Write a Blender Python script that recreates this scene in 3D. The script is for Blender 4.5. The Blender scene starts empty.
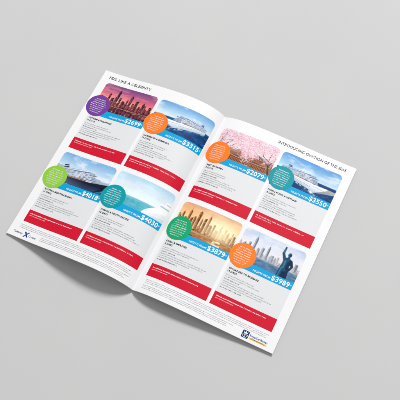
import bpy, math, random
import numpy as np
from mathutils import Euler, Vector, Matrix
scene=bpy.context.scene
col=scene.collection
MM=0.001
PW,PH=210.0,297.0
ROT=math.radians(-27)

# ------------------------------------------------------------ materials
def nodes_of(name):
    m=bpy.data.materials.new(name); m.use_nodes=True
    nt=m.node_tree; b=nt.nodes['Principled BSDF']
    return m,nt,b
def paper(name,c,rough=.5,spec=.25,var=.02,scale=900):
    m,nt,b=nodes_of(name)
    n=nt.nodes.new('ShaderNodeTexNoise'); n.inputs['Scale'].default_value=scale; n.inputs['Detail'].default_value=3
    tc=nt.nodes.new('ShaderNodeTexCoord'); nt.links.new(tc.outputs['Object'],n.inputs['Vector'])
    r=nt.nodes.new('ShaderNodeValToRGB')
    r.color_ramp.elements[0].position=.3; r.color_ramp.elements[1].position=.7
    r.color_ramp.elements[0].color=tuple(max(0,x*(1-var)) for x in c)+(1,)
    r.color_ramp.elements[1].color=tuple(min(1,x*(1+var)) for x in c)+(1,)
    nt.links.new(n.outputs['Fac'],r.inputs['Fac']); nt.links.new(r.outputs['Color'],b.inputs['Base Color'])
    b.inputs['Roughness'].default_value=rough; b.inputs['Specular IOR Level'].default_value=spec
    return m
def lin(r,g,b):
    f=lambda c:(c/255/12.92 if c/255<=.04045 else ((c/255+.055)/1.055)**2.4)
    return (f(r),f(g),f(b))
M={}
M['paper']=paper('coated_paper',(.82,.82,.83))
M['panel']=paper('tinted_panel',(.71,.715,.725))
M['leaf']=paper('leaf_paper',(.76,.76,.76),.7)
M['ink']=paper('dark_ink',lin(30,30,36),.5,.15)
M['grey']=paper('grey_ink',lin(115,115,122),.5,.15)
M['white']=paper('white_ink',(.84,.84,.84))
M['red']=paper('red_ink',lin(204,16,46),.45,.15)
M['cyan']=paper('cyan_ink',lin(0,158,212),.45,.15)
M['purple']=paper('purple_ink',lin(112,58,150),.45,.15)
M['orange']=paper('orange_ink',lin(240,122,34),.45,.15)
M['lime']=paper('lime_ink',lin(140,196,62),.45,.15)
M['emerald']=paper('emerald_ink',lin(20,160,105),.45,.15)
M['teal']=paper('teal_ink',lin(0,150,160),.45,.15)
M['navy']=paper('navy_ink',lin(16,42,105),.45,.15)
M['blue']=paper('blue_ink',lin(20,90,170),.45,.15)
M['yellow']=paper('yellow_ink',lin(250,195,30),.45,.15)
m,nt,b=nodes_of('printed_photo')
a=nt.nodes.new('ShaderNodeAttribute'); a.attribute_name='Col'
nt.links.new(a.outputs['Color'],b.inputs['Base Color']); b.inputs['Roughness'].default_value=.4; b.inputs['Specular IOR Level'].default_value=.12
M['photo']=m
# ground
m,nt,b=nodes_of('grey_backdrop')
tc=nt.nodes.new('ShaderNodeTexCoord')
n1=nt.nodes.new('ShaderNodeTexNoise'); n1.inputs['Scale'].default_value=1600; n1.inputs['Detail'].default_value=2
n2=nt.nodes.new('ShaderNodeTexNoise'); n2.inputs['Scale'].default_value=5; n2.inputs['Detail'].default_value=3
mx=nt.nodes.new('ShaderNodeMath'); mx.operation='MULTIPLY_ADD'; mx.inputs[1].default_value=.35
nt.links.new(tc.outputs['Object'],n1.inputs['Vector']); nt.links.new(tc.outputs['Object'],n2.inputs['Vector'])
nt.links.new(n1.outputs['Fac'],mx.inputs[0])
m2=nt.nodes.new('ShaderNodeMath'); m2.operation='MULTIPLY'; m2.inputs[1].default_value=.65
nt.links.new(n2.outputs['Fac'],m2.inputs[0]); nt.links.new(m2.outputs[0],mx.inputs[2])
r=nt.nodes.new('ShaderNodeValToRGB'); r.color_ramp.elements[0].color=(.54,.54,.54,1); r.color_ramp.elements[1].color=(.565,.565,.562,1)
r.color_ramp.elements[0].position=.3; r.color_ramp.elements[1].position=.7
nt.links.new(mx.outputs[0],r.inputs['Fac']); nt.links.new(r.outputs['Color'],b.inputs['Base Color'])
b.inputs['Roughness'].default_value=.85; b.inputs['Specular IOR Level'].default_value=.15
M['ground']=m

# ------------------------------------------------------------ page bending
Z0=2.5
def profile(cs,cd):
    s=np.linspace(0,214,857); th=np.radians(np.interp(s,cs,cd)); ds=s[1]-s[0]
    x=np.concatenate([[0],np.cumsum(np.cos((th[1:]+th[:-1])/2)*ds)])
    z=Z0+np.concatenate([[0],np.cumsum(np.sin((th[1:]+th[:-1])/2)*ds)])
    return s,th,x,z
PROF={'L':profile([0,15,40,80,140,210],[55,31,9,-6,-12.5,-4.5]),
      'R':profile([0,12,35,80,140,210],[38,18,3,-4,-5,-1.5])}
THICK=2.4
def bend(side,u,v,lift):
    u=np.asarray(u,float); v=np.asarray(v,float)
    s=(PW-u) if side=='L' else u
    S,T,Xp,Zp=PROF[side]
    x=np.interp(s,S,Xp); z=np.interp(s,S,Zp); th=np.interp(s,S,T)
    nx,nz=-np.sin(th),np.cos(th)
    x=x+nx*lift; z=z+nz*lift
    if side=='L': x=-x
    return np.stack([x*MM,(PH/2-v)*MM,z*MM],-1)
zmin=min((PROF[k][3]-np.cos(PROF[k][1])*THICK)[:840].min() for k in 'LR')
ZOFF=(-zmin+.15)*MM

# ------------------------------------------------------------ text
_cache={}
def text2d(st,bold=0.0):
    key=(st,bold)
    if key in _cache: return _cache[key]
    cu=bpy.data.curves.new('tmp','FONT'); cu.body=st; cu.size=1; cu.offset=bold; cu.resolution_u=3
    if bold>.02: cu.space_character=1.06
    ob=bpy.data.objects.new('tmp',cu); col.objects.link(ob)
    dg=bpy.context.evaluated_depsgraph_get(); dg.update()
    me=bpy.data.meshes.new_from_object(ob.evaluated_get(dg))
    vs=np.array([v.co[:2] for v in me.vertices]); fs=[tuple(p.vertices) for p in me.polygons]
    fs2=[]
    for f in fs:
        pa=vs[list(f)]; A=np.sum(pa[:,0]*np.roll(pa[:,1],-1)-np.roll(pa[:,0],-1)*pa[:,1])
        fs2.append(f if A>0 else tuple(reversed(f)))
    bpy.data.objects.remove(ob); bpy.data.curves.remove(cu); bpy.data.meshes.remove(me)
    vs[:,0]-=vs[:,0].min()
    _cache[key]=(vs,fs2); return _cache[key]

class Sheet:
    def __init__(s,side): s.side=side; s.P=[]; s.F=[]; s.mi=[]; s.mats=[]; s.C=[]
    def mat(s,k):
        if k not in s.mats: s.mats.append(k)
        return s.mats.index(k)
    def add(s,uv,lift,faces,mat,colr=None):
        o=len(s.P); uv=np.asarray(uv,float)
        p=bend(s.side,uv[:,0],uv[:,1],lift)
        s.P.extend(map(tuple,p)); i=s.mat(mat)
        for f in faces: s.F.append(tuple(k+o for k in f)); s.mi.append(i)
        if colr is None: s.C.extend([(1,1,1,1)]*len(uv))
        else: s.C.extend([tuple(c)+(1,) for c in colr])
    def grid(s,u0,u1,v0,v1,lift,mat,nu=None,nv=None,rad=(0,0,0,0),img=None):
        """rad: tl,tr,br,bl"""
        nu=nu or max(1,int(abs(u1-u0)/2.5)); nv=nv or max(1,int(abs(v1-v0)/6))
        vv=np.linspace(0,1,nv+1)
        if any(rad):
            R=max(rad); e=np.array([R*(1-math.cos(t)) for t in np.linspace(0,math.pi/2,7)])
            ys=set(np.round(v0+vv*(v1-v0),4))
            if rad[0] or rad[1]: ys|=set(np.round(v0+e,4))
            if rad[2] or rad[3]: ys|=set(np.round(v1-e,4))
            ys=np.array(sorted(ys))
        else: ys=v0+vv*(v1-v0)
        uv=[];cc=[]
        for y in ys:
            def ins(rt,rb):
                d=0
                if rt and y<v0+rt: d=rt-math.sqrt(max(0,rt*rt-(v0+rt-y)**2))
                if rb and y>v1-rb: d=max(d,rb-math.sqrt(max(0,rb*rb-(y-v1+rb)**2)))
                return d
            a=u0+ins(rad[0],rad[3]); b=u1-ins(rad[1],rad[2])
            us=np.linspace(a,b,nu+1)
            for x in us: uv.append((x,y))
            if img is not None:
                H,W,_=img.shape
                fy=(y-v0)/(v1-v0)*(H-1); fx=(us-u0)/(u1-u0)*(W-1)
                iy=int(min(H-2,fy)); ty=fy-iy; ix=np.minimum(fx.astype(int),W-2); tx=(fx-ix)[:,None]
                cc.extend((img[iy,ix]*(1-tx)+img[iy,ix+1]*tx)*(1-ty)+(img[iy+1,ix]*(1-tx)+img[iy+1,ix+1]*tx)*ty)
        n=nu+1; fs=[]
        for j in range(len(ys)-1):
            for i in range(nu):
                a=j*n+i; fs.append((a+n,a+n+1,a+1,a))
        s.add(uv,lift,fs,mat,cc if img is not None else None)
    def disc(s,cu,cv,r,lift,mat):
        uv=[(cu,cv)];fs=[];N=48;rings=[.25,.5,.75,1]
        for q in rings:
            for k in range(N):
                t=2*math.pi*k/N; uv.append((cu+r*q*math.cos(t),cv-r*q*math.sin(t)))
        for k in range(N): fs.append((0,1+k,1+(k+1)%N))
        for q in range(3):
            for k in range(N):
                a=1+q*N+k; b=1+q*N+(k+1)%N; fs.append((a,a+N,b+N,b))
        s.add(uv,lift,fs,mat)
    def poly(s,pts,lift,mat):
        A=sum(pts[i][0]*pts[(i+1)%len(pts)][1]-pts[(i+1)%len(pts)][0]*pts[i][1] for i in range(len(pts)))
        idx=tuple(range(len(pts)))
        s.add(pts,lift,[idx if A<0 else idx[::-1]],mat)
    def stroke(s,pts,w,lift,mat):
        pts=np.array(pts,float); d=np.gradient(pts,axis=0); d/=np.linalg.norm(d,axis=1)[:,None]
        n=np.stack([-d[:,1],d[:,0]],-1)*w/2; L=pts+n; Rr=pts-n; k=len(pts)
        for i in range(k-1): s.poly([tuple(L[i]),tuple(L[i+1]),tuple(Rr[i+1]),tuple(Rr[i])],lift,mat)
    def text(s,st,u,v,size,lift,mat,align='l',bold=0.0,fit=None):
        vs,fs=text2d(st,bold); w=vs[:,0].max()*size; sx=size
        if fit: sx=size*fit/w; w=fit
        o={'l':0,'r':-w,'c':-w/2}[align]
        uv=np.stack([u+o+vs[:,0]*sx, v-vs[:,1]*size],-1)
        s.add(uv,lift,fs,mat); return w
    def pseudo(s,u,v,width,h,lift,mat,rng,bold=False,align='l',ragged=.0):
        """tiny illegible print"""
        L=width*(1-rng.random()*ragged); t=.2*h if bold else .13*h
        x=0; rects=[]; word=rng.randint(2,9)
        while x<L:
            w=h*rng.uniform(.42,.72); hh=h*(1 if rng.random()<.3 else .72)
            if x+w>L: break
            k=rng.random()
            rects.append((x,x+t,0,hh))
            if k<.6: rects.append((x+w-t,x+w,0,h*.7))
            if k<.35 or k>.8: rects.append((x+t,x+w-t,h*.58,h*.72))
            if k>.3: rects.append((x+t,x+w-t,0,h*.14))
            if .45<k<.75: rects.append((x+t,x+w-t,h*.3,h*.42))
            x+=w+h*.2; word-=1
            if word==0: x+=h*.38; word=rng.randint(2,9)
        o={'l':0,'c':-x/2,'r':-x}[align]
        uv=[];fs=[]
        for a,b,c,d in rects:
            n=len(uv); uv+=[(u+o+a,v-c),(u+o+b,v-c),(u+o+b,v-d),(u+o+a,v-d)]; fs.append((n,n+1,n+2,n+3))
        if uv: s.add(uv,lift,fs,mat)
    def build(s,name,parent,label=None,color=False):
        me=bpy.data.meshes.new(name); me.from_pydata(s.P,[],s.F)
        for k in s.mats: me.materials.append(M[k])
        me.polygons.foreach_set('material_index',s.mi)
        me.polygons.foreach_set('use_smooth',[True]*len(s.F))
        if color:
            at=me.color_attributes.new('Col','FLOAT_COLOR','POINT')
            at.data.foreach_set('color',np.array(s.C,np.float32).ravel())
        me.update()
        o=bpy.data.objects.new(name,me); col.objects.link(o); o.parent=parent
        if label: o['label']=label
        return o

# ------------------------------------------------------------ printed pictures
class Pic:
    W,H=420,272
    def __init__(s,seed):
        s.r=np.random.RandomState(seed); s.q=random.Random(seed)
        y,x=np.mgrid[0:s.H,0:s.W]; s.x=(x+.5)/s.W; s.y=1-(y+.5)/s.H
        s.im=np.zeros((s.H,s.W,3))
    def blend(s,m,c):
        m=np.clip(m,0,1)[...,None]; c=np.array(c,float)/255
        s.im=s.im*(1-m)+c*m
    def grad(s,stops):
        ys=[p[0] for p in stops]
        s.im=np.stack([np.interp(s.y,ys,[p[1][k]/255 for p in stops]) for k in range(3)],-1)
    def poly(s,pts,c,a=1.):
        ins=np.zeros(s.x.shape,bool); n=len(pts)
        for i in range(n):
            x1,y1=pts[i]; x2,y2=pts[(i+1)%n]
            if y1==y2: continue
            cr=((y1>s.y)!=(y2>s.y))&(s.x<(x2-x1)*(s.y-y1)/(y2-y1)+x1); ins^=cr
        s.blend(ins*a,c); return ins
    def rect(s,a,b,c,d,colr,al=1.): s.blend(((s.x>a)&(s.x<b)&(s.y>c)&(s.y<d))*al,colr)
    def ell(s,cx,cy,rx,ry,c,a=1.,soft=.2):
        d=np.sqrt(((s.x-cx)/rx)**2+((s.y-cy)/ry)**2); s.blend(np.clip((1-d)/soft,0,1)*a,c)
    def glow(s,cx,cy,rx,ry,c,a=1.):
        s.blend(np.exp(-(((s.x-cx)/rx)**2+((s.y-cy)/ry)**2)*2)*a,c)
    def dab(s,cx,cy,r,c,a=1.,asp=1.54):
        px=int(cx*s.W); py=int((1-cy)*s.H); R=int(r*s.W)+2
        x0,x1=max(0,px-R),min(s.W,px+R+1); y0,y1=max(0,py-R),min(s.H,py+R+1)
        if x0>=x1 or y0>=y1: return
        d=np.sqrt((s.x[y0:y1,x0:x1]-cx)**2+((s.y[y0:y1,x0:x1]-cy)/asp)**2)
        m=(np.clip((r-d)*s.W+.5,0,1)*a)[...,None]
        s.im[y0:y1,x0:x1]=s.im[y0:y1,x0:x1]*(1-m)+np.array(c,float)/255*m
    def cap(s,x1,y1,x2,y2,r1,r2,c,a=1.,asp=1.54):
        Y=s.y/asp; y1/=asp; y2/=asp; dx,dy=x2-x1,y2-y1; L=dx*dx+dy*dy+1e-9
        t=np.clip(((s.x-x1)*dx+(Y-y1)*dy)/L,0,1)
        d=np.hypot(s.x-x1-t*dx,Y-y1-t*dy)-(r1+(r2-r1)*t)
        s.blend(np.clip(.5-d*s.W,0,1)*a,c)
    def noise(s,sx,sy,oc=4,gain=.6):
        t=np.zeros(s.x.shape); amp=1;tot=0
        for o in range(oc):
            g=s.r.rand(int(sy*2**o)+2,int(sx*2**o)+2)
            fx=s.x*(g.shape[1]-1.001); fy=s.y*(g.shape[0]-1.001); ix=fx.astype(int);iy=fy.astype(int)
            tx=fx-ix;ty=fy-iy; tx=tx*tx*(3-2*tx);ty=ty*ty*(3-2*ty)
            t+=amp*((g[iy,ix]*(1-tx)+g[iy,ix+1]*tx)*(1-ty)+(g[iy+1,ix]*(1-tx)+g[iy+1,ix+1]*tx)*ty); tot+=amp; amp*=gain
        return t/tot
    def clouds(s,c,th=.5,amt=.8,y0=.4,sx=3,sy=4,shade=None):
        n=s.noise(sx,sy,6); f=(s.y>y0)*np.clip((s.y-y0)*6,0,1)
        s.blend(np.clip((n-th)*4,0,1)*amt*f,c)
        if shade: s.blend(np.clip((n-th-.1)*6,0,1)*.5*f,shade)
    def water(s,y1,c1,c2,sy=26,st=1.):
        d=np.clip((y1-s.y)/max(y1,.01),0.001,1)
        g=s.noise(6,sy*.7,4,.6); g2=s.noise(20,sy*2.,3,.6); g=g*d+g2*(1-d)
        m=(s.y<y1); s.blend(m*1.,c1)
        s.blend(m*np.clip((g-.47)*4,0,1)*(.3+.4*d)*st,c2)
        s.blend(m*np.clip((.5-g)*4,0,1)*.45*st,tuple(k*.6 for k in c1))
        s.blend(m*np.clip((g-.62)*8,0,1)*.45*d*st,tuple(min(255,k*1.25+20) for k in c2))
        s.blend(m*np.clip(1-(y1-s.y)*16,0,1)*.45,c2)
    def tower(s,a,b,y0,y1,c,sky=(255,255,255),lit=.2,win=None,kind=0,wa=.5,haze=.35):
        """one building with a lit face, a shaded face, floors and a crown"""
        q=s.q; c=np.array(c,float); k=a+(b-a)*q.uniform(.35,.7)
        L=tuple(np.clip(c*(1+lit),0,255)); D=tuple(c*(1-lit*1.3)); top=y1
        s.rect(a,k,y0,top,L); s.rect(k,b,y0,top,D)
        if kind==1: s.rect(a+(b-a)*.2,k,top-.002,top+.04,L); s.rect(k,b-(b-a)*.2,top-.002,top+.04,D); s.rect((a+b)/2-.0015,(a+b)/2+.0015,top,top+.11,tuple(c*.9))
        if kind==2: s.poly([(a,top-.002),(k,top-.002),((a+b)/2,top+.07)],L); s.poly([(k,top-.002),(b,top-.002),((a+b)/2,top+.07)],D); s.rect((a+b)/2-.0015,(a+b)/2+.0015,top,top+.12,tuple(c))
        if kind==3: s.poly([(a,top-.002),(b,top-.002),(b,top+.035)],D)
        if kind==4: s.rect(k-.0012,k+.001,top-.01,top+.07,tuple(c*.9)); s.rect(a+(b-a)*.3,b-(b-a)*.3,top,top+.018,tuple(c*.85))
        if kind==5: s.ell((a+b)/2,top,(b-a)/2,.035,tuple(c),1,.15)
        ins=(s.x>a+.0015)&(s.x<b-.0015)&(s.y>y0)&(s.y<top-.008)
        fl=q.uniform(.012,.018); st=q.uniform(.005,.009)
        ff=((s.y-y0)/fl)%1; fx=((s.x-a)/st)%1
        s.blend(ins*(ff<.45)*wa*.4,tuple(c*.65))
        if q.random()<.5: s.blend(ins*(fx<.4)*wa*.4,tuple(c*.66))
        g=s.r.rand(90,220); qq=g[np.clip((s.y/fl).astype(int),0,89),np.clip((s.x/st).astype(int),0,219)]
        s.blend(ins*(qq<.2)*(ff>.4)*wa*.5,tuple(c*.55))
        if win is not None: s.blend(ins*(qq>.75)*(ff>.4)*wa,win)
        if haze:
            g=np.clip(1-(s.y-y0)/.25,0,1); s.blend(((s.x>a)&(s.x<b)&(s.y>y0)&(s.y<top))*g*haze,sky)
    def skyline(s,y0,hmin,hmax,wmin,wmax,c,jit,sky,win=None,tall=.2,wa=.5,gap=1.0,lit=.2,haze=.35,x0=-.02,x1=1):
        x=x0; q=s.q
        while x<x1:
            w=q.uniform(wmin,wmax); h=q.uniform(hmin,hmax)
            if q.random()<tall: h*=1.6
            j=q.uniform(-jit,jit)
            s.tower(x,x+w,y0,y0+h,tuple(np.clip(np.array(c)+j+np.array([q.uniform(-6,6) for _ in range(3)]),0,255)),sky,q.uniform(.5,1.2)*lit,win,q.choice([0,0,0,0,0,4,5,3]),wa,haze)
            x+=w*q.uniform(.75,1.25)*gap
    def done(s,con=1.12,blur=1):
        im=s.im.copy()
        for _ in range(blur):
            p=np.pad(im,((1,1),(1,1),(0,0)),'edge')
            im=(p[1:-1,1:-1]*4+p[:-2,1:-1]*2+p[2:,1:-1]*2+p[1:-1,:-2]*2+p[1:-1,2:]*2+p[:-2,:-2]+p[:-2,2:]+p[2:,:-2]+p[2:,2:])/16
        n=s.noise(100,66,2)-.5; n2=s.noise(4,3,3)-.5
        im=im*(1+n[...,None]*.06+n2[...,None]*.1)+s.r.normal(0,.005,s.x.shape)[...,None]
        mu=im.mean((0,1)).mean(); im=mu+(im-mu)*con
        im=im.reshape(s.H//2,2,s.W//2,2,3).mean((1,3)); im=np.clip(im,0,1)
        return np.where(im<=.04045,im/12.92,((im+.055)/1.055)**2.4)*.9
def ship(p,xb,L,yw,H,k=1.2,eye=.25,flip=False,hull=(246,248,250),low=(28,52,98),boat=(235,120,40),front=.045,bowr=.10,fun=(36,66,128)):
    """cruise liner in three-quarter view: xb bow, L length in the picture, yw waterline, H height at the bow"""
    X=(1-p.x) if flip else p.x
    tx=(X-xb)/L; t=tx/np.maximum(1+k-k*tx,.05); sg=1/(1+k*np.maximum(t,-.3))
    h=(p.y-(yw+eye*H))/(sg*H)+eye
    on=(tx<1)
    bow=bowr*(1-np.clip(h/.42,0,1))**1.2
    sheer=.4+.06*np.clip(1-t/.14,0,1)
    hm=on&(h>0)&(h<sheer)&(t>bow)
    m_=(bow-t)/.10
    fl=(h>0)&(h<sheer)&(t<=bow)&(m_<front*16*np.clip(h/.46,0,1)**1.4+.02)
    p.blend(fl*1.,tuple(c*.7 for c in hull)); p.blend(fl*(h<.05),low); p.blend(fl*np.clip(1-h/.4,0,1)*.4,(60,90,130))
    p.blend(hm*1.,hull)
    n=p.noise(6,10,3)
    p.blend(hm*np.clip(1-h/.36,0,1)*.5,(104,140,178))
    p.blend(hm*np.clip((n-.5)*2,0,1)*.25,tuple(c*.8 for c in hull))
    p.blend(hm*(h<.05),low); p.blend(hm*(h>.315)*(h<.33),tuple(c*.6 for c in hull))
    p.blend(hm*(h>.2)*(h<.235)*(((t*46)%1)<.45)*(t>.14)*.7,(42,60,90))
    p.blend(hm*(h>.12)*(h<.145)*(((t*60)%1)<.35)*(t>.2)*.6,(50,70,100))
    fr=.13+.16*np.clip(h-.4,0,1)
    sm=on&(h>=.4)&(h<.86)&(t>fr)
    p.blend(sm*1.,(242,244,247))
    dk=((h-.4)/.0575)%1; by=(t*44)%1
    p.blend(sm*(h<.8)*(dk>.36)*.75,(122,142,170)); p.blend(sm*(h<.8)*(dk>.36)*(by<.3)*.8,(228,232,238))
    g=p.r.rand(20,60); q=g[np.clip(((h-.4)/.0575).astype(int),0,19),np.clip((t*44).astype(int),0,59)]
    p.blend(sm*(h<.8)*(dk>.36)*(q>.6)*.65,(52,68,98))
    p.blend(sm*np.clip((p.noise(5,5,3)-.5)*3,0,1)*.3,(170,186,208))
    p.blend(sm*(h>.8)*(h<.835)*.8,(58,86,128))
    bt=sm&(h>.405)&(h<.465)&(t>.2)&(t<.8)
    p.blend(bt*.75,(60,75,100)); p.blend(bt*(((t*18)%1)<.7)*(h<.45)*.85,boat)
    ff=on&(h>=.42)&(h<.8)&(t>fr-front)&(t<=fr)
    p.blend(ff*1.,(190,202,218)); p.blend(ff*(dk>.5)*.7,(78,100,134)); p.blend(ff*(h>.66)*(h<.71),(26,42,70))
    br=on&(h>=.66)&(h<.72)&(t>fr-front-.02)&(t<=fr+.015); p.blend(br*1.,(236,240,245)); p.blend(br*(h>.68)*(h<.705),(24,40,66))
    up=on&(h>=.86)&(h<.93)&(t>.3)&(t<.85); p.blend(up*1.,(226,232,240)); p.blend(up*(h>.885)*(h<.905)*.9,(80,108,150))
    fu=on&(h>=.93)&(h<1.12)&(t>.58+.2*(h-.93))&(t<.72); p.blend(fu*1.,fun); p.blend(fu*(t>.66)*.4,(10,20,50)); p.blend(fu*(h>1.0)*(h<1.04),(235,240,245))
    ms=on&(h>=.86)&(h<1.12)&(np.abs(t-.33)<.006); p.blend(ms*1.,(225,230,236)); p.blend((on&(np.abs(h-1.02)<.012)&(np.abs(t-.33)<.03))*1.,(225,230,236))
    p.blend((on&(h>.0)&(h<.93)&(t>fr))*np.clip((t-.15)*1.3,0,.6)*.5,(160,186,212))
    wv=p.noise(30,14,4)
    p.blend((tx>bow)*on*(h<0)*(h>-.35)*np.clip((p.noise(10,24,3)-.4)*3,0,1)*np.clip(1+h/.35,0,1)*.35,tuple(c*.8 for c in hull))
    p.blend(on*(h<.03)*(h>-.06)*(t>bow-.02)*np.clip((wv-.42)*5,0,1)*np.clip(1-abs(h)/.06,0,1),(240,246,250))
    p.blend(np.clip(1.4-np.hypot(t-bowr,h*.6)/.05,0,1)*(h<.06)*np.clip((wv-.4)*5,0,1)*.9,(248,251,253))
def pic_sunset():
    p=Pic(1); p.grad([(0,(70,30,60)),(.38,(255,196,140)),(.48,(248,160,118)),(.64,(220,116,120)),(.82,(168,92,130)),(1,(112,72,126))])
    p.clouds((255,190,170),.5,.55,.45,2,9,(140,78,120)); p.glow(.5,.4,.5,.22,(255,228,175),.8)
    p.skyline(.37,.05,.12,.015,.035,(196,120,112),8,(255,200,150),None,.2,.25)
    p.skyline(.37,.08,.18,.02,.045,(118,62,84),12,(230,140,120),(255,216,140),.2,.5)
    for a,w,h,kd in [(.03,.036,.22,0),(.1,.045,.16,5),(.16,.036,.33,4),(.22,.05,.22,3),(.3,.044,.46,1),(.365,.032,.3,0),(.42,.055,.2,5),(.5,.03,.28,4),(.55,.046,.4,2),(.62,.035,.24,0),(.67,.05,.32,3),(.75,.03,.2,0),(.8,.046,.28,1),(.87,.036,.18,0),(.93,.05,.24,5)]: p.tower(a,a+w,.37,.37+h,(74+p.q.randint(-12,16),36,62),(210,110,100),.34,(255,214,140),kd,.65,.28)
    p.skyline(.355,.02,.05,.015,.04,(48,22,44),6,(180,90,80),(255,214,140),.1,.9)
    k=int(p.H*(1-.36)); ref=p.im[:k][::-1][:p.H-k]; wv=(p.noise(5,44,3)-.5)
    for y in range(p.H-k):
        sh=int(wv[k+y,100]*16); p.im[k+y]=np.roll(ref[min(int(y*1.1),len(ref)-1)],sh,0)*.66+np.array([58,24,50])/255*.34
    p.blend((p.y<.36)*np.clip((p.noise(7,40,3,.6)-.54)*6,0,1)*.45,(255,184,140)); p.blend((p.y<.36)*np.clip((.44-p.noise(8,36,3,.6))*6,0,1)*.45,(46,18,42)); p.rect(0,1,.353,.362,(255,222,155),.75); return p.done(1.16)
def pic_ship_a():
    p=Pic(2); p.grad([(0,(60,110,160)),(.55,(228,237,243)),(.75,(178,210,234)),(1,(112,166,216))])
    p.clouds((250,251,253),.46,.8,.56,2,5,(212,222,232)); p.water(.58,(22,72,126),(64,126,178),22); ship(p,.2,.72,.2,.68,2.6,.62,False,front=.07,bowr=.12); return p.done(1.1)
def pic_harbour():
    p=Pic(3); p.grad([(.3,(232,237,242)),(.65,(192,216,234)),(1,(126,176,220))]); p.clouds((252,252,253),.45,.9,.4,2,4,(214,222,230))
    n=p.noise(5,3,4)
    p.blend((p.y<.56+.14*n-.1*p.x)*(p.y>.2),(168,184,200)); p.blend((p.y<.44+.1*n-.05*p.x)*(p.y>.2),(128,146,150))
    p.skyline(.33,.04,.1,.02,.04,(222,210,192),14,(230,226,220),(120,112,104),.15,.7,x0=.5)
    p.skyline(.31,.03,.07,.015,.03,(232,222,206),14,(230,226,220),(130,110,96),.1,.7,x0=.45)
    p.rect(0,1,.3,.325,(120,112,104)); p.water(.31,(50,104,144),(146,184,206),22)
    ship(p,.04,.98,.1,.8,1.3,.26,True,(34,40,62),(100,36,42),front=.05,fun=(34,40,62)); return p.done(1.1)
def pic_deck():
    p=Pic(4); p.grad([(0,(120,196,210)),(.42,(196,230,238)),(.46,(238,246,250)),(.75,(218,236,246)),(1,(184,219,241))])
    p.clouds((250,252,254),.56,.4,.5,1.6,4)
    p.water(.45,(96,186,204),(178,224,232),30,.5)
    # soft white hull-like shape at the right
    xs=np.linspace(.62,1.02,20)
    top=[(x,.2+.42*((x-.62)/.4)**.6) for x in xs]; low=[(x,.1-.02*(x-.62)) for x in xs]
    p.poly(top+low[::-1],(246,248,250))
    for f,c in [(.4,(234,239,244)),(.65,(218,227,236)),(.85,(196,211,224))]:
        mid=[(a[0],a[1]*(1-f)+b_[1]*f) for a,b_ in zip(top,low)]; p.poly(mid+low[::-1],c)
    p.rect(.82,1,.5,.62,(244,247,249)); p.rect(.84,1,.54,.57,(150,174,196),.8); p.rect(.9,1,.62,.72,(250,251,252)); p.rect(.92,1,.65,.68,(160,182,202),.7)
    p.cap(.88,.62,.88,.86,.002,.0015,(236,240,244)); 
    p.blend((p.y<.15)*(p.x>.5)*np.clip((p.noise(20,16,4)-.45)*5,0,1)*.7*np.clip((.15-p.y)*12,0,1),(240,248,250))
    p.blend((p.y<.1+.03*np.sin(p.x*9))*np.clip((p.noise(12,16,4)-.5)*5,0,1)*.4,(240,248,250)); return p.done(1.05,2)
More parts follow.
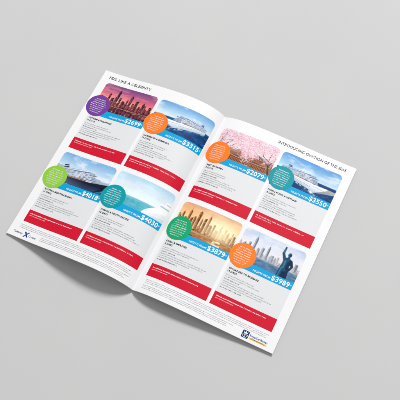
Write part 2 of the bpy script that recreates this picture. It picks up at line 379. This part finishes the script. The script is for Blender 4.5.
def pic_blossom():
    p=Pic(5); p.grad([(0,(170,140,120)),(.3,(212,196,188)),(.55,(238,226,230)),(1,(240,234,240))])
    n=p.noise(12,8,4); p.blend((p.y<.46+.16*n)*(p.y>.2),(176,140,124)); p.blend((p.y<.36+.12*n)*(p.y>.2)*.7,(140,100,82))
    # brown timber hall under the trees
    for x0,x1,y0 in [(.2,.98,.16),(.36,.88,.36)]:
        p.rect(x0+.05,x1-.05,y0,y0+.17,(150,86,58))
        for k in range(26):
            w_=(x1-x0-.12)/26; xx=x0+.06+k*w_; p.rect(xx,xx+w_*.32,y0,y0+.16,(92,52,40)); p.rect(xx+w_*.5,xx+w_*.8,y0+.03,y0+.1,(206,152,106),.6)
        p.rect(x0+.05,x1-.05,y0+.02,y0+.03,(196,136,92)); p.rect(x0+.05,x1-.05,y0+.11,y0+.12,(196,136,92))
        m_=(x0+x1)/2; w=(x1-x0)/2; e=np.abs(p.x-m_)/w
        p.blend((e<1)*(p.y>y0+.15+.06*e**3)*(p.y<y0+.25-.07*e),(112,92,90)); p.blend((e<1)*(p.y>y0+.15+.06*e**3)*(p.y<y0+.25-.07*e)*(((p.x*90)%1)<.4)*.4,(74,60,62))
        p.blend((e<1)*(p.y>y0+.15+.06*e**3)*(p.y<y0+.166+.06*e**3),(216,166,126))
    p.rect(0,1,0,.165,(180,152,134)); n=p.noise(20,14,4); p.blend((p.y<.165)*np.clip((n-.5)*5,0,1)*.6,(226,196,188)); p.blend((p.y<.165)*np.clip((.46-n)*6,0,1)*.5,(120,90,78))
    q=p.q; tips=[]
    def br(x,y,a,l,w,d):
        x2,y2=x+math.cos(a)*l,y+math.sin(a)*l*1.54
        p.cap(x,y,x2,y2,w,w*.7,(74,52,52)); p.cap(x-w*.3,y,x2-w*.2,y2,w*.25,w*.15,(126,98,94))
        if d==0 or l<.03: tips.append((x2,y2)); return
        if d<4: tips.append(((x+x2)/2,(y+y2)/2))
        for _ in range(2+(q.random()<.5)): br(x2,y2,a+q.uniform(-.8,.8),l*q.uniform(.62,.85),w*.6,d-1)
    br(.08,.1,1.4,.2,.018,4); br(.99,.12,1.9,.2,.015,4); br(.13,.4,.7,.2,.009,4); br(.95,.5,2.7,.16,.008,3); br(.05,.62,.35,.2,.008,4); br(-.02,.84,-.1,.2,.007,4)
    cols=[(228,172,192),(244,206,218),(250,228,234),(210,146,168),(254,243,246),(238,192,206),(252,236,241)]
    n=p.noise(8,6,5,.7)
    for x,y in tips:
        for _ in range(34): p.dab(x+q.gauss(0,.042),y+q.gauss(0,.055),q.uniform(.002,.0065),cols[q.randrange(7)],.9)
    for _ in range(9500):
        x,y=q.random(),.5+.5*q.random()
        dn=n[min(p.H-1,int((1-y)*p.H)),min(p.W-1,int(x*p.W))]
        if dn>.47-.42*(y-.62): 
            sh=.86+.22*dn; c=cols[q.randrange(7)]; p.dab(x,y,q.uniform(.002,.006),tuple(min(255,v*sh) for v in c),.9)
    for _ in range(200): p.dab(q.random(),.17*q.random(),.0025,cols[q.randrange(7)],.9)
    return p.done(1.08,0)
def pic_ship_b():
    p=Pic(6); p.grad([(.5,(216,231,242)),(.75,(158,200,232)),(1,(96,154,212))]); p.clouds((246,249,252),.5,.75,.55,2.5,6,(208,220,232))
    p.water(.56,(18,64,120),(54,116,172),24); ship(p,.13,.8,.18,.66,1.9,.56,True,front=.06,bowr=.11)
    return p.done(1.1)
def pic_gold():
    p=Pic(7); p.grad([(0,(150,106,76)),(.34,(255,228,168)),(.5,(255,214,148)),(.75,(246,190,134)),(1,(218,166,134))]); p.clouds((255,236,196),.48,.5,.45,2,8,(222,166,132))
    sk=(255,224,168); p.glow(.72,.5,.5,.5,(255,248,214),1)
    p.skyline(.34,.06,.14,.012,.03,(238,196,150),8,sk,None,.2,.2,.85,.12)
    p.skyline(.34,.1,.22,.018,.036,(208,156,116),10,sk,(255,230,180),.25,.45,.85,.18,.35)
    for a,w,h,kd in [(.02,.036,.3,0),(.07,.03,.4,4),(.12,.045,.26,5),(.17,.036,.46,2),(.22,.04,.3,3),(.27,.03,.38,0),(.32,.046,.54,4),(.385,.032,.34,1),(.43,.045,.4,3),(.49,.036,.48,2),(.54,.045,.28,5),(.6,.03,.36,0),(.65,.045,.24,0),(.71,.032,.32,1),(.77,.045,.18,5),(.83,.032,.26,0),(.88,.05,.16,3),(.94,.04,.28,4)]:
        j=p.q.randint(-14,14); p.tower(a,a+w,.32,.32+h,(152+j,104+j,74+j),sk,.26,(255,224,164),kd,.6,.38)
    p.skyline(.31,.02,.07,.012,.035,(116,78,58),10,(236,186,134),(255,225,170),.15,.6,.9,.18)
    p.glow(.74,.52,.3,.36,(255,243,200),.85); p.ell(.745,.64,.026,.04,(255,255,242),1,.7)
    p.water(.325,(176,124,84),(255,216,150),24,.9); p.blend((p.y<.325)*(abs(p.x-.745)<.05+.16*(.325-p.y))*np.clip((p.noise(8,34,3)-.4)*5,0,1)*.85,(255,246,210))
    p.cap(.3,.2,.36,.2,.008,.006,(86,62,48)); p.rect(.325,.328,.2,.27,(100,74,56)); return p.done(1.12)
def pic_statue():
    p=Pic(9); p.grad([(.4,(245,238,234)),(.65,(230,230,238)),(1,(190,206,230))]); p.clouds((250,247,248),.47,.6,.5,2,5,(230,226,234))
    sk=(236,230,228)
    n=p.noise(4,3,4); p.blend((p.y<.42+.24*n)*(p.y>.38)*.5,(206,208,216))
    p.skyline(.38,.05,.11,.012,.03,(206,204,208),8,sk,None,.15,.25,1.0,.1); p.skyline(.38,.06,.16,.02,.036,(176,178,188),16,sk,(240,238,236),.2,.55,1.1,.16,.35)
    for a,w,h,kd in [(.06,.04,.22,3),(.14,.035,.3,0),(.21,.042,.44,2),(.29,.04,.2,5),(.35,.045,.28,4),(.44,.036,.34,1),(.52,.05,.2,0),(.9,.05,.24,0)]:
        j=p.q.randint(-10,14); p.tower(a,a+w,.38,.38+h,(140+j,150+j,168+j),sk,.22,(238,238,240),kd,.55,.35)
    p.skyline(.37,.015,.045,.012,.035,(170,166,166),18,sk,(96,102,116),.1,.6,1.0,.14); p.water(.38,(84,124,160),(160,186,208),24,.8)
    p.rect(0,1,0,.09,(182,178,174)); p.rect(0,1,.085,.1,(220,216,212))
    p.poly([(.6,.0),(.63,.12),(.91,.12),(.94,0)],(98,108,118)); p.poly([(.63,.12),(.91,.12),(.89,.16),(.65,.16)],(150,156,164))
    c=(32,82,116); dkc=(18,50,80); hl=(112,164,190)
    p.cap(.725,.16,.74,.44,.029,.036,c); p.cap(.82,.16,.8,.44,.029,.036,dkc)
    p.poly([(.69,.18),(.71,.46),(.84,.46),(.86,.18)],dkc); p.poly([(.69,.18),(.71,.46),(.765,.46),(.75,.18)],c)
    p.cap(.77,.42,.772,.6,.052,.064,c); p.cap(.805,.42,.812,.6,.022,.028,dkc); p.cap(.772,.63,.775,.71,.028,.018,c)
    p.ell(.775,.775,.031,.058,c,1,.12); p.ell(.789,.775,.016,.048,dkc,.7,.4)
    p.cap(.724,.63,.675,.76,.025,.02,c); p.cap(.675,.76,.68,.92,.018,.012,c)
    p.cap(.826,.63,.868,.52,.026,.02,dkc); p.cap(.868,.52,.845,.4,.018,.012,dkc)
    p.cap(.75,.42,.745,.6,.011,.014,hl,.55); p.cap(.722,.2,.732,.42,.007,.01,hl,.5); p.ell(.763,.79,.01,.022,hl,.6,.5); p.cap(.676,.78,.677,.88,.005,.004,hl,.6)
    return p.done(1.06)

# ------------------------------------------------------------ magazine
mag=bpy.data.objects.new('magazine',None); col.objects.link(mag)
mag.rotation_euler=(0,0,ROT); mag.location=(0,0,ZOFF)
mag['label']='open glossy travel magazine lying face up on the plain grey surface'; mag['category']='magazine'

def leaf(side,name,k,trim,mat,thick=.16,label=None):
    """a closed thin curved sheet, k mm under the top page"""
    nu,nv=90,6; us=np.linspace(0,PW-trim,nu+1); 
    if side=='L': us=PW-us
    us=np.sort(us); vs=np.linspace(trim*.15,PH-trim*.15,nv+1)
    U,V=np.meshgrid(us,vs); n=nu+1
    top=bend(side,U.ravel(),V.ravel(),-k); bot=bend(side,U.ravel(),V.ravel(),-k-thick); N=len(top)
    F=[];sm=[]
    for j in range(nv):
        for i in range(nu):
            a=j*n+i; F.append((a+n,a+n+1,a+1,a)); F.append((N+a,N+a+1,N+a+n+1,N+a+n)); sm+=[1,1]
    ring=[i for i in range(n)]+[j*n+nu for j in range(1,nv+1)]+[nv*n+i for i in range(nu-1,-1,-1)]+[j*n for j in range(nv-1,0,-1)]
    pts=np.concatenate([top,bot,top[ring],bot[ring]]); o1=2*N; o2=2*N+len(ring)
    for q in range(len(ring)):
        q2=(q+1)%len(ring); F.append((o1+q,o1+q2,o2+q2,o2+q)); sm.append(0)
    me=bpy.data.meshes.new(name); me.from_pydata([tuple(x) for x in pts],[],F)
    me.polygons.foreach_set('use_smooth',[bool(x) for x in sm]); me.materials.append(M[mat]); me.update()
    o=bpy.data.objects.new(name,me); col.objects.link(o); o.parent=mag
    if label: o['label']=label
    return o

rng=random.Random(11)
COLS={'L':((13,104.5),(109.5,201)),'R':((9,100.5),(105.5,197))}
ROWS=(19,149)
# badge offset from the photo's left edge and from its top
BADGE={'L':[(7,42.5),(10.5,41.5),(7,43.5),(9.5,41.5)],'R':[(9,42),(13,41.5),(11,42),(12.5,41.5)]}
offers={
 'L':[(pic_sunset,'purple','$2699','VIETNAM & PHILIPPINES','10 DAYS','city skyline at sunset'),
      (pic_ship_a,'orange','$3315','CARIBBEAN & BERMUDA','13 DAYS','white cruise ship seen from its bow'),
      (pic_harbour,'lime','$4018','EASTERN MEDITERRANEAN','15 DAYS','dark hulled ship in a harbour'),
      (pic_deck,'teal','$4030','HAWAII & SOUTH PACIFIC','12 DAYS','soft white shape above a pale sea')],
 'R':[(pic_blossom,'orange','$2079','BEST OF JAPAN','9 DAYS','pink cherry blossom'),
      (pic_ship_b,'teal','$3550','HONG KONG & VIETNAM','8 DAYS','white cruise ship on a deep blue sea'),
      (pic_gold,'emerald','$3879','DUBAI & EMIRATES','8 DAYS','golden city skyline'),
      (pic_statue,'orange','$3989','SINGAPORE TO BRISBANE','14 DAYS','dark blue statue before a skyline')]}
for side in 'LR':
    word='left' if side=='L' else 'right'
    page=leaf(side,'page',0,0,'paper',.14,f'{word} page of the open spread, printed with four cruise offers')
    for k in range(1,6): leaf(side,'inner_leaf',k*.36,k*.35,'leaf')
    leaf(side,'cover',6*.36,.2,'paper',.22)
    for i,(fn,bc,price,head,days,desc) in enumerate(offers[side]):
        c0,c1=COLS[side][i%2]; r0=ROWS[i//2]
        s=Sheet(side); s.grid(c0,c1,r0+30,r0+106,.07,'panel'); s.build('card_panel',page)
        s=Sheet(side); s.grid(c0,c1,r0,r0+57,.14,'photo',nu=210,nv=136,rad=(6,6,0,0),img=fn()); s.build('photo',page,'printed photo of '+desc,True)
        s=Sheet(side); s.grid(c0+16,c1,r0+47,r0+58.2,.22,'cyan')
        w=s.text(price,c1-4.5,r0+56,10,.32,'white','r',.022)
        s.text('*',c1-4,r0+55,6,.32,'white')
        s.text('NIGHTS FROM',c1-6-w,r0+55.6,4.0,.32,'white','r',.012)
        s.build('price_strip',page)
        bo=BADGE[side][i]; R=18.6
        s=Sheet(side); cu,cv=c0+bo[0],r0+bo[1]; s.disc(cu,cv,R,.34,bc)
        for q in range(8):
            y=cv-10.2+q*3.3; hw=math.sqrt(max(1,16**2-(y-1-cv)**2))
            s.pseudo(cu,y,hw*1.6,1.75,.44,'white',rng,q in(0,3),'c',.15)
        s.build('badge',page,f'round {bc} badge')
        s=Sheet(side); y=r0+66.5; x=c0+3
        s.text(head,x,y,3.6,.17,'ink','l',.035); s.text(days,x,y+4.6,3.6,.17,'ink','l',.035)
        y+=9.4
        for q in range(2): s.pseudo(x,y,56,1.5,.17,'grey',rng,False,'l',.4); y+=3.0
        s.pseudo(x,y+.6,24,1.7,.17,'ink',rng,True); y+=3.8
        for q in range(3): s.pseudo(x,y,74,1.5,.17,'grey',rng,False,'l',.4); y+=3.0
        s.pseudo(x,y+.6,32,1.7,.17,'ink',rng,True)
        s.build('offer_text',page)
        s=Sheet(side); s.grid(c0,c1,r0+103,r0+122,.16,'red')
        s.pseudo(c0+4,r0+109,74,1.8,.26,'white',rng,True,'l',.12); s.pseudo(c0+4,r0+112,34,1.4,.26,'white',rng,False,'l',.3)
        s.build('red_banner',page)
    s=Sheet(side)
    if side=='L': s.text('FEEL LIKE A CELEBRITY',12,12,6.2,.1,'ink','l',.008,fit=74)
    else: s.text('INTRODUCING OVATION OF THE SEAS',198,11.5,6.2,.1,'ink','r',.008,fit=106)
    s.build('page_title',page)
    s=Sheet(side)
    for q in range(3): s.pseudo(13,277+q*2.4,186,1.2,.1,'grey',rng,False,'l',.04)
    for q in range(3): s.pseudo(52 if side=='L' else 12,285.5+q*2.3,146 if side=='L' else 140,1.2,.1,'grey',rng,False,'l',.1)
    s.build('small_print',page)
    s=Sheet(side)
    if side=='L':
        s.text('Celebrity',8,290.6,3.9,.1,'navy','l',.014); s.text('Cruises',33.5,290.6,3.9,.1,'navy','l',.014)
        s.poly([(24.6,285),(27.1,285),(33,292.4),(30.5,292.4)],.1,'navy'); s.poly([(31,284.4),(33.1,284.4),(26.8,293),(24.7,293)],.16,'blue')
    else:
        k=.76; ox,oy=167,283.4
        def T(pts): return [(ox+(a-161.25)*k,oy+(b_-281)*k) for a,b_ in pts]
        cx=161.25
        s.grid(ox-6.25*k,ox+6.25*k,oy,oy+13.5*k,.1,'navy',rad=(1.2,1.2,1.2,1.2))
        s.poly(T([(cx-3.8,282.4),(cx-1.9,284.6),(cx,281.9),(cx+1.9,284.6),(cx+3.8,282.4),(cx+3.1,286.2),(cx-3.1,286.2)]),.18,'white')
        s.stroke(T([(cx-3.1,287),(cx+3.1,287)]),.5,.18,'white')
        s.stroke(T([(cx,287.6),(cx,293.2)]),.6,.18,'white'); s.stroke(T([(cx-1.9,289),(cx+1.9,289)]),.5,.2,'white')
        s.stroke(T([(cx+4.2*math.sin(t),289.2+4.2*math.cos(t)) for t in np.linspace(-1.35,1.35,13)]),.6,.22,'white')
        for g in (-1,1): s.poly(T([(cx+g*5.1,290.1),(cx+g*4.2,287.4),(cx+g*2.9,289.6)]),.24,'white')
        s.text('RoyalCaribbean',173.2,288.6,4.1,.1,'blue','l',.025,fit=25); s.grid(173.2,198.2,290,292.3,.1,'yellow')
        s.text('INTERNATIONAL',185.7,291.8,1.9,.18,'navy','c',.02,fit=20)
    s.build('logo',page)

# ------------------------------------------------------------ ground
me=bpy.data.meshes.new('ground'); q=6
me.from_pydata([(-q,-q,0),(q,-q,0),(q,q,0),(-q,q,0)],[],[(0,1,2,3)]); me.materials.append(M['ground'])
g=bpy.data.objects.new('ground',me); col.objects.link(g); g['kind']='structure'; g['label']='plain light grey studio surface'; g['category']='surface'

# ------------------------------------------------------------ camera fit
def wp(side,u,v):
    p=bend(side,[u],[v],0)[0]; c,s_=math.cos(ROT),math.sin(ROT)
    return np.array([c*p[0]-s_*p[1],s_*p[0]+c*p[1],p[2]+ZOFF])
tg=[(('L',0,0),(109,71)),(('L',0,297),(2,233)),(('L',210,0),(222,117)),(('L',210,297),(140,289)),(('R',210,0),(358,168)),(('R',210,297),(269,355))]
Wd=np.array([wp(*t[0]) for t in tg]); Px=np.array([t[1] for t in tg],float)
def proj(pr,W):
    R=np.array(Euler(pr[3:6]).to_matrix()); d=(W-pr[:3])@R
    f=pr[6]*1000
    return np.stack([200+f*d[:,0]/-d[:,2],200-f*d[:,1]/-d[:,2]],-1)
def res(pr): return np.concatenate([(proj(pr,Wd)-Px).ravel(),[(pr[6]-.9)*3]])
pr=np.array([0.02,-.4,1.2,.3,0,0,.9]); lam=1e-2
for it in range(300):
    r0_=res(pr); J=np.stack([(res(pr+np.eye(7)[k]*1e-5)-r0_)/1e-5 for k in range(7)],-1)
    A=J.T@J; st=np.linalg.solve(A+lam*np.diag(np.diag(A)),-J.T@r0_)
    if (res(pr+st)**2).sum()<(r0_**2).sum(): pr=pr+st; lam*=.5
    else: lam*=3
cam=bpy.data.cameras.new('camera'); co=bpy.data.objects.new('camera',cam); col.objects.link(co)
co.location=pr[:3]; co.rotation_euler=pr[3:6]; cam.lens=pr[6]*1000/400*36; cam.sensor_width=36; cam.clip_start=.01; cam.clip_end=100
scene.camera=co

# ------------------------------------------------------------ light
w=bpy.data.worlds.new('World'); scene.world=w; w.use_nodes=True
w.node_tree.nodes['Background'].inputs[0].default_value=(1,1,1,1); w.node_tree.nodes['Background'].inputs[1].default_value=.42
def area(name,loc,power,size):
    l=bpy.data.lights.new(name,'AREA'); l.energy=power; l.size=size; l.shape='DISK'
    o=bpy.data.objects.new(name,l); col.objects.link(o); o.location=loc
    o.rotation_euler=(-Vector(loc)).to_track_quat('-Z','Y').to_euler()
area('key_lamp',(2.6,4.3,4.9),515,1.75)
scene.view_settings.view_transform='Standard'; scene.view_settings.look='None'; scene.view_settings.exposure=0
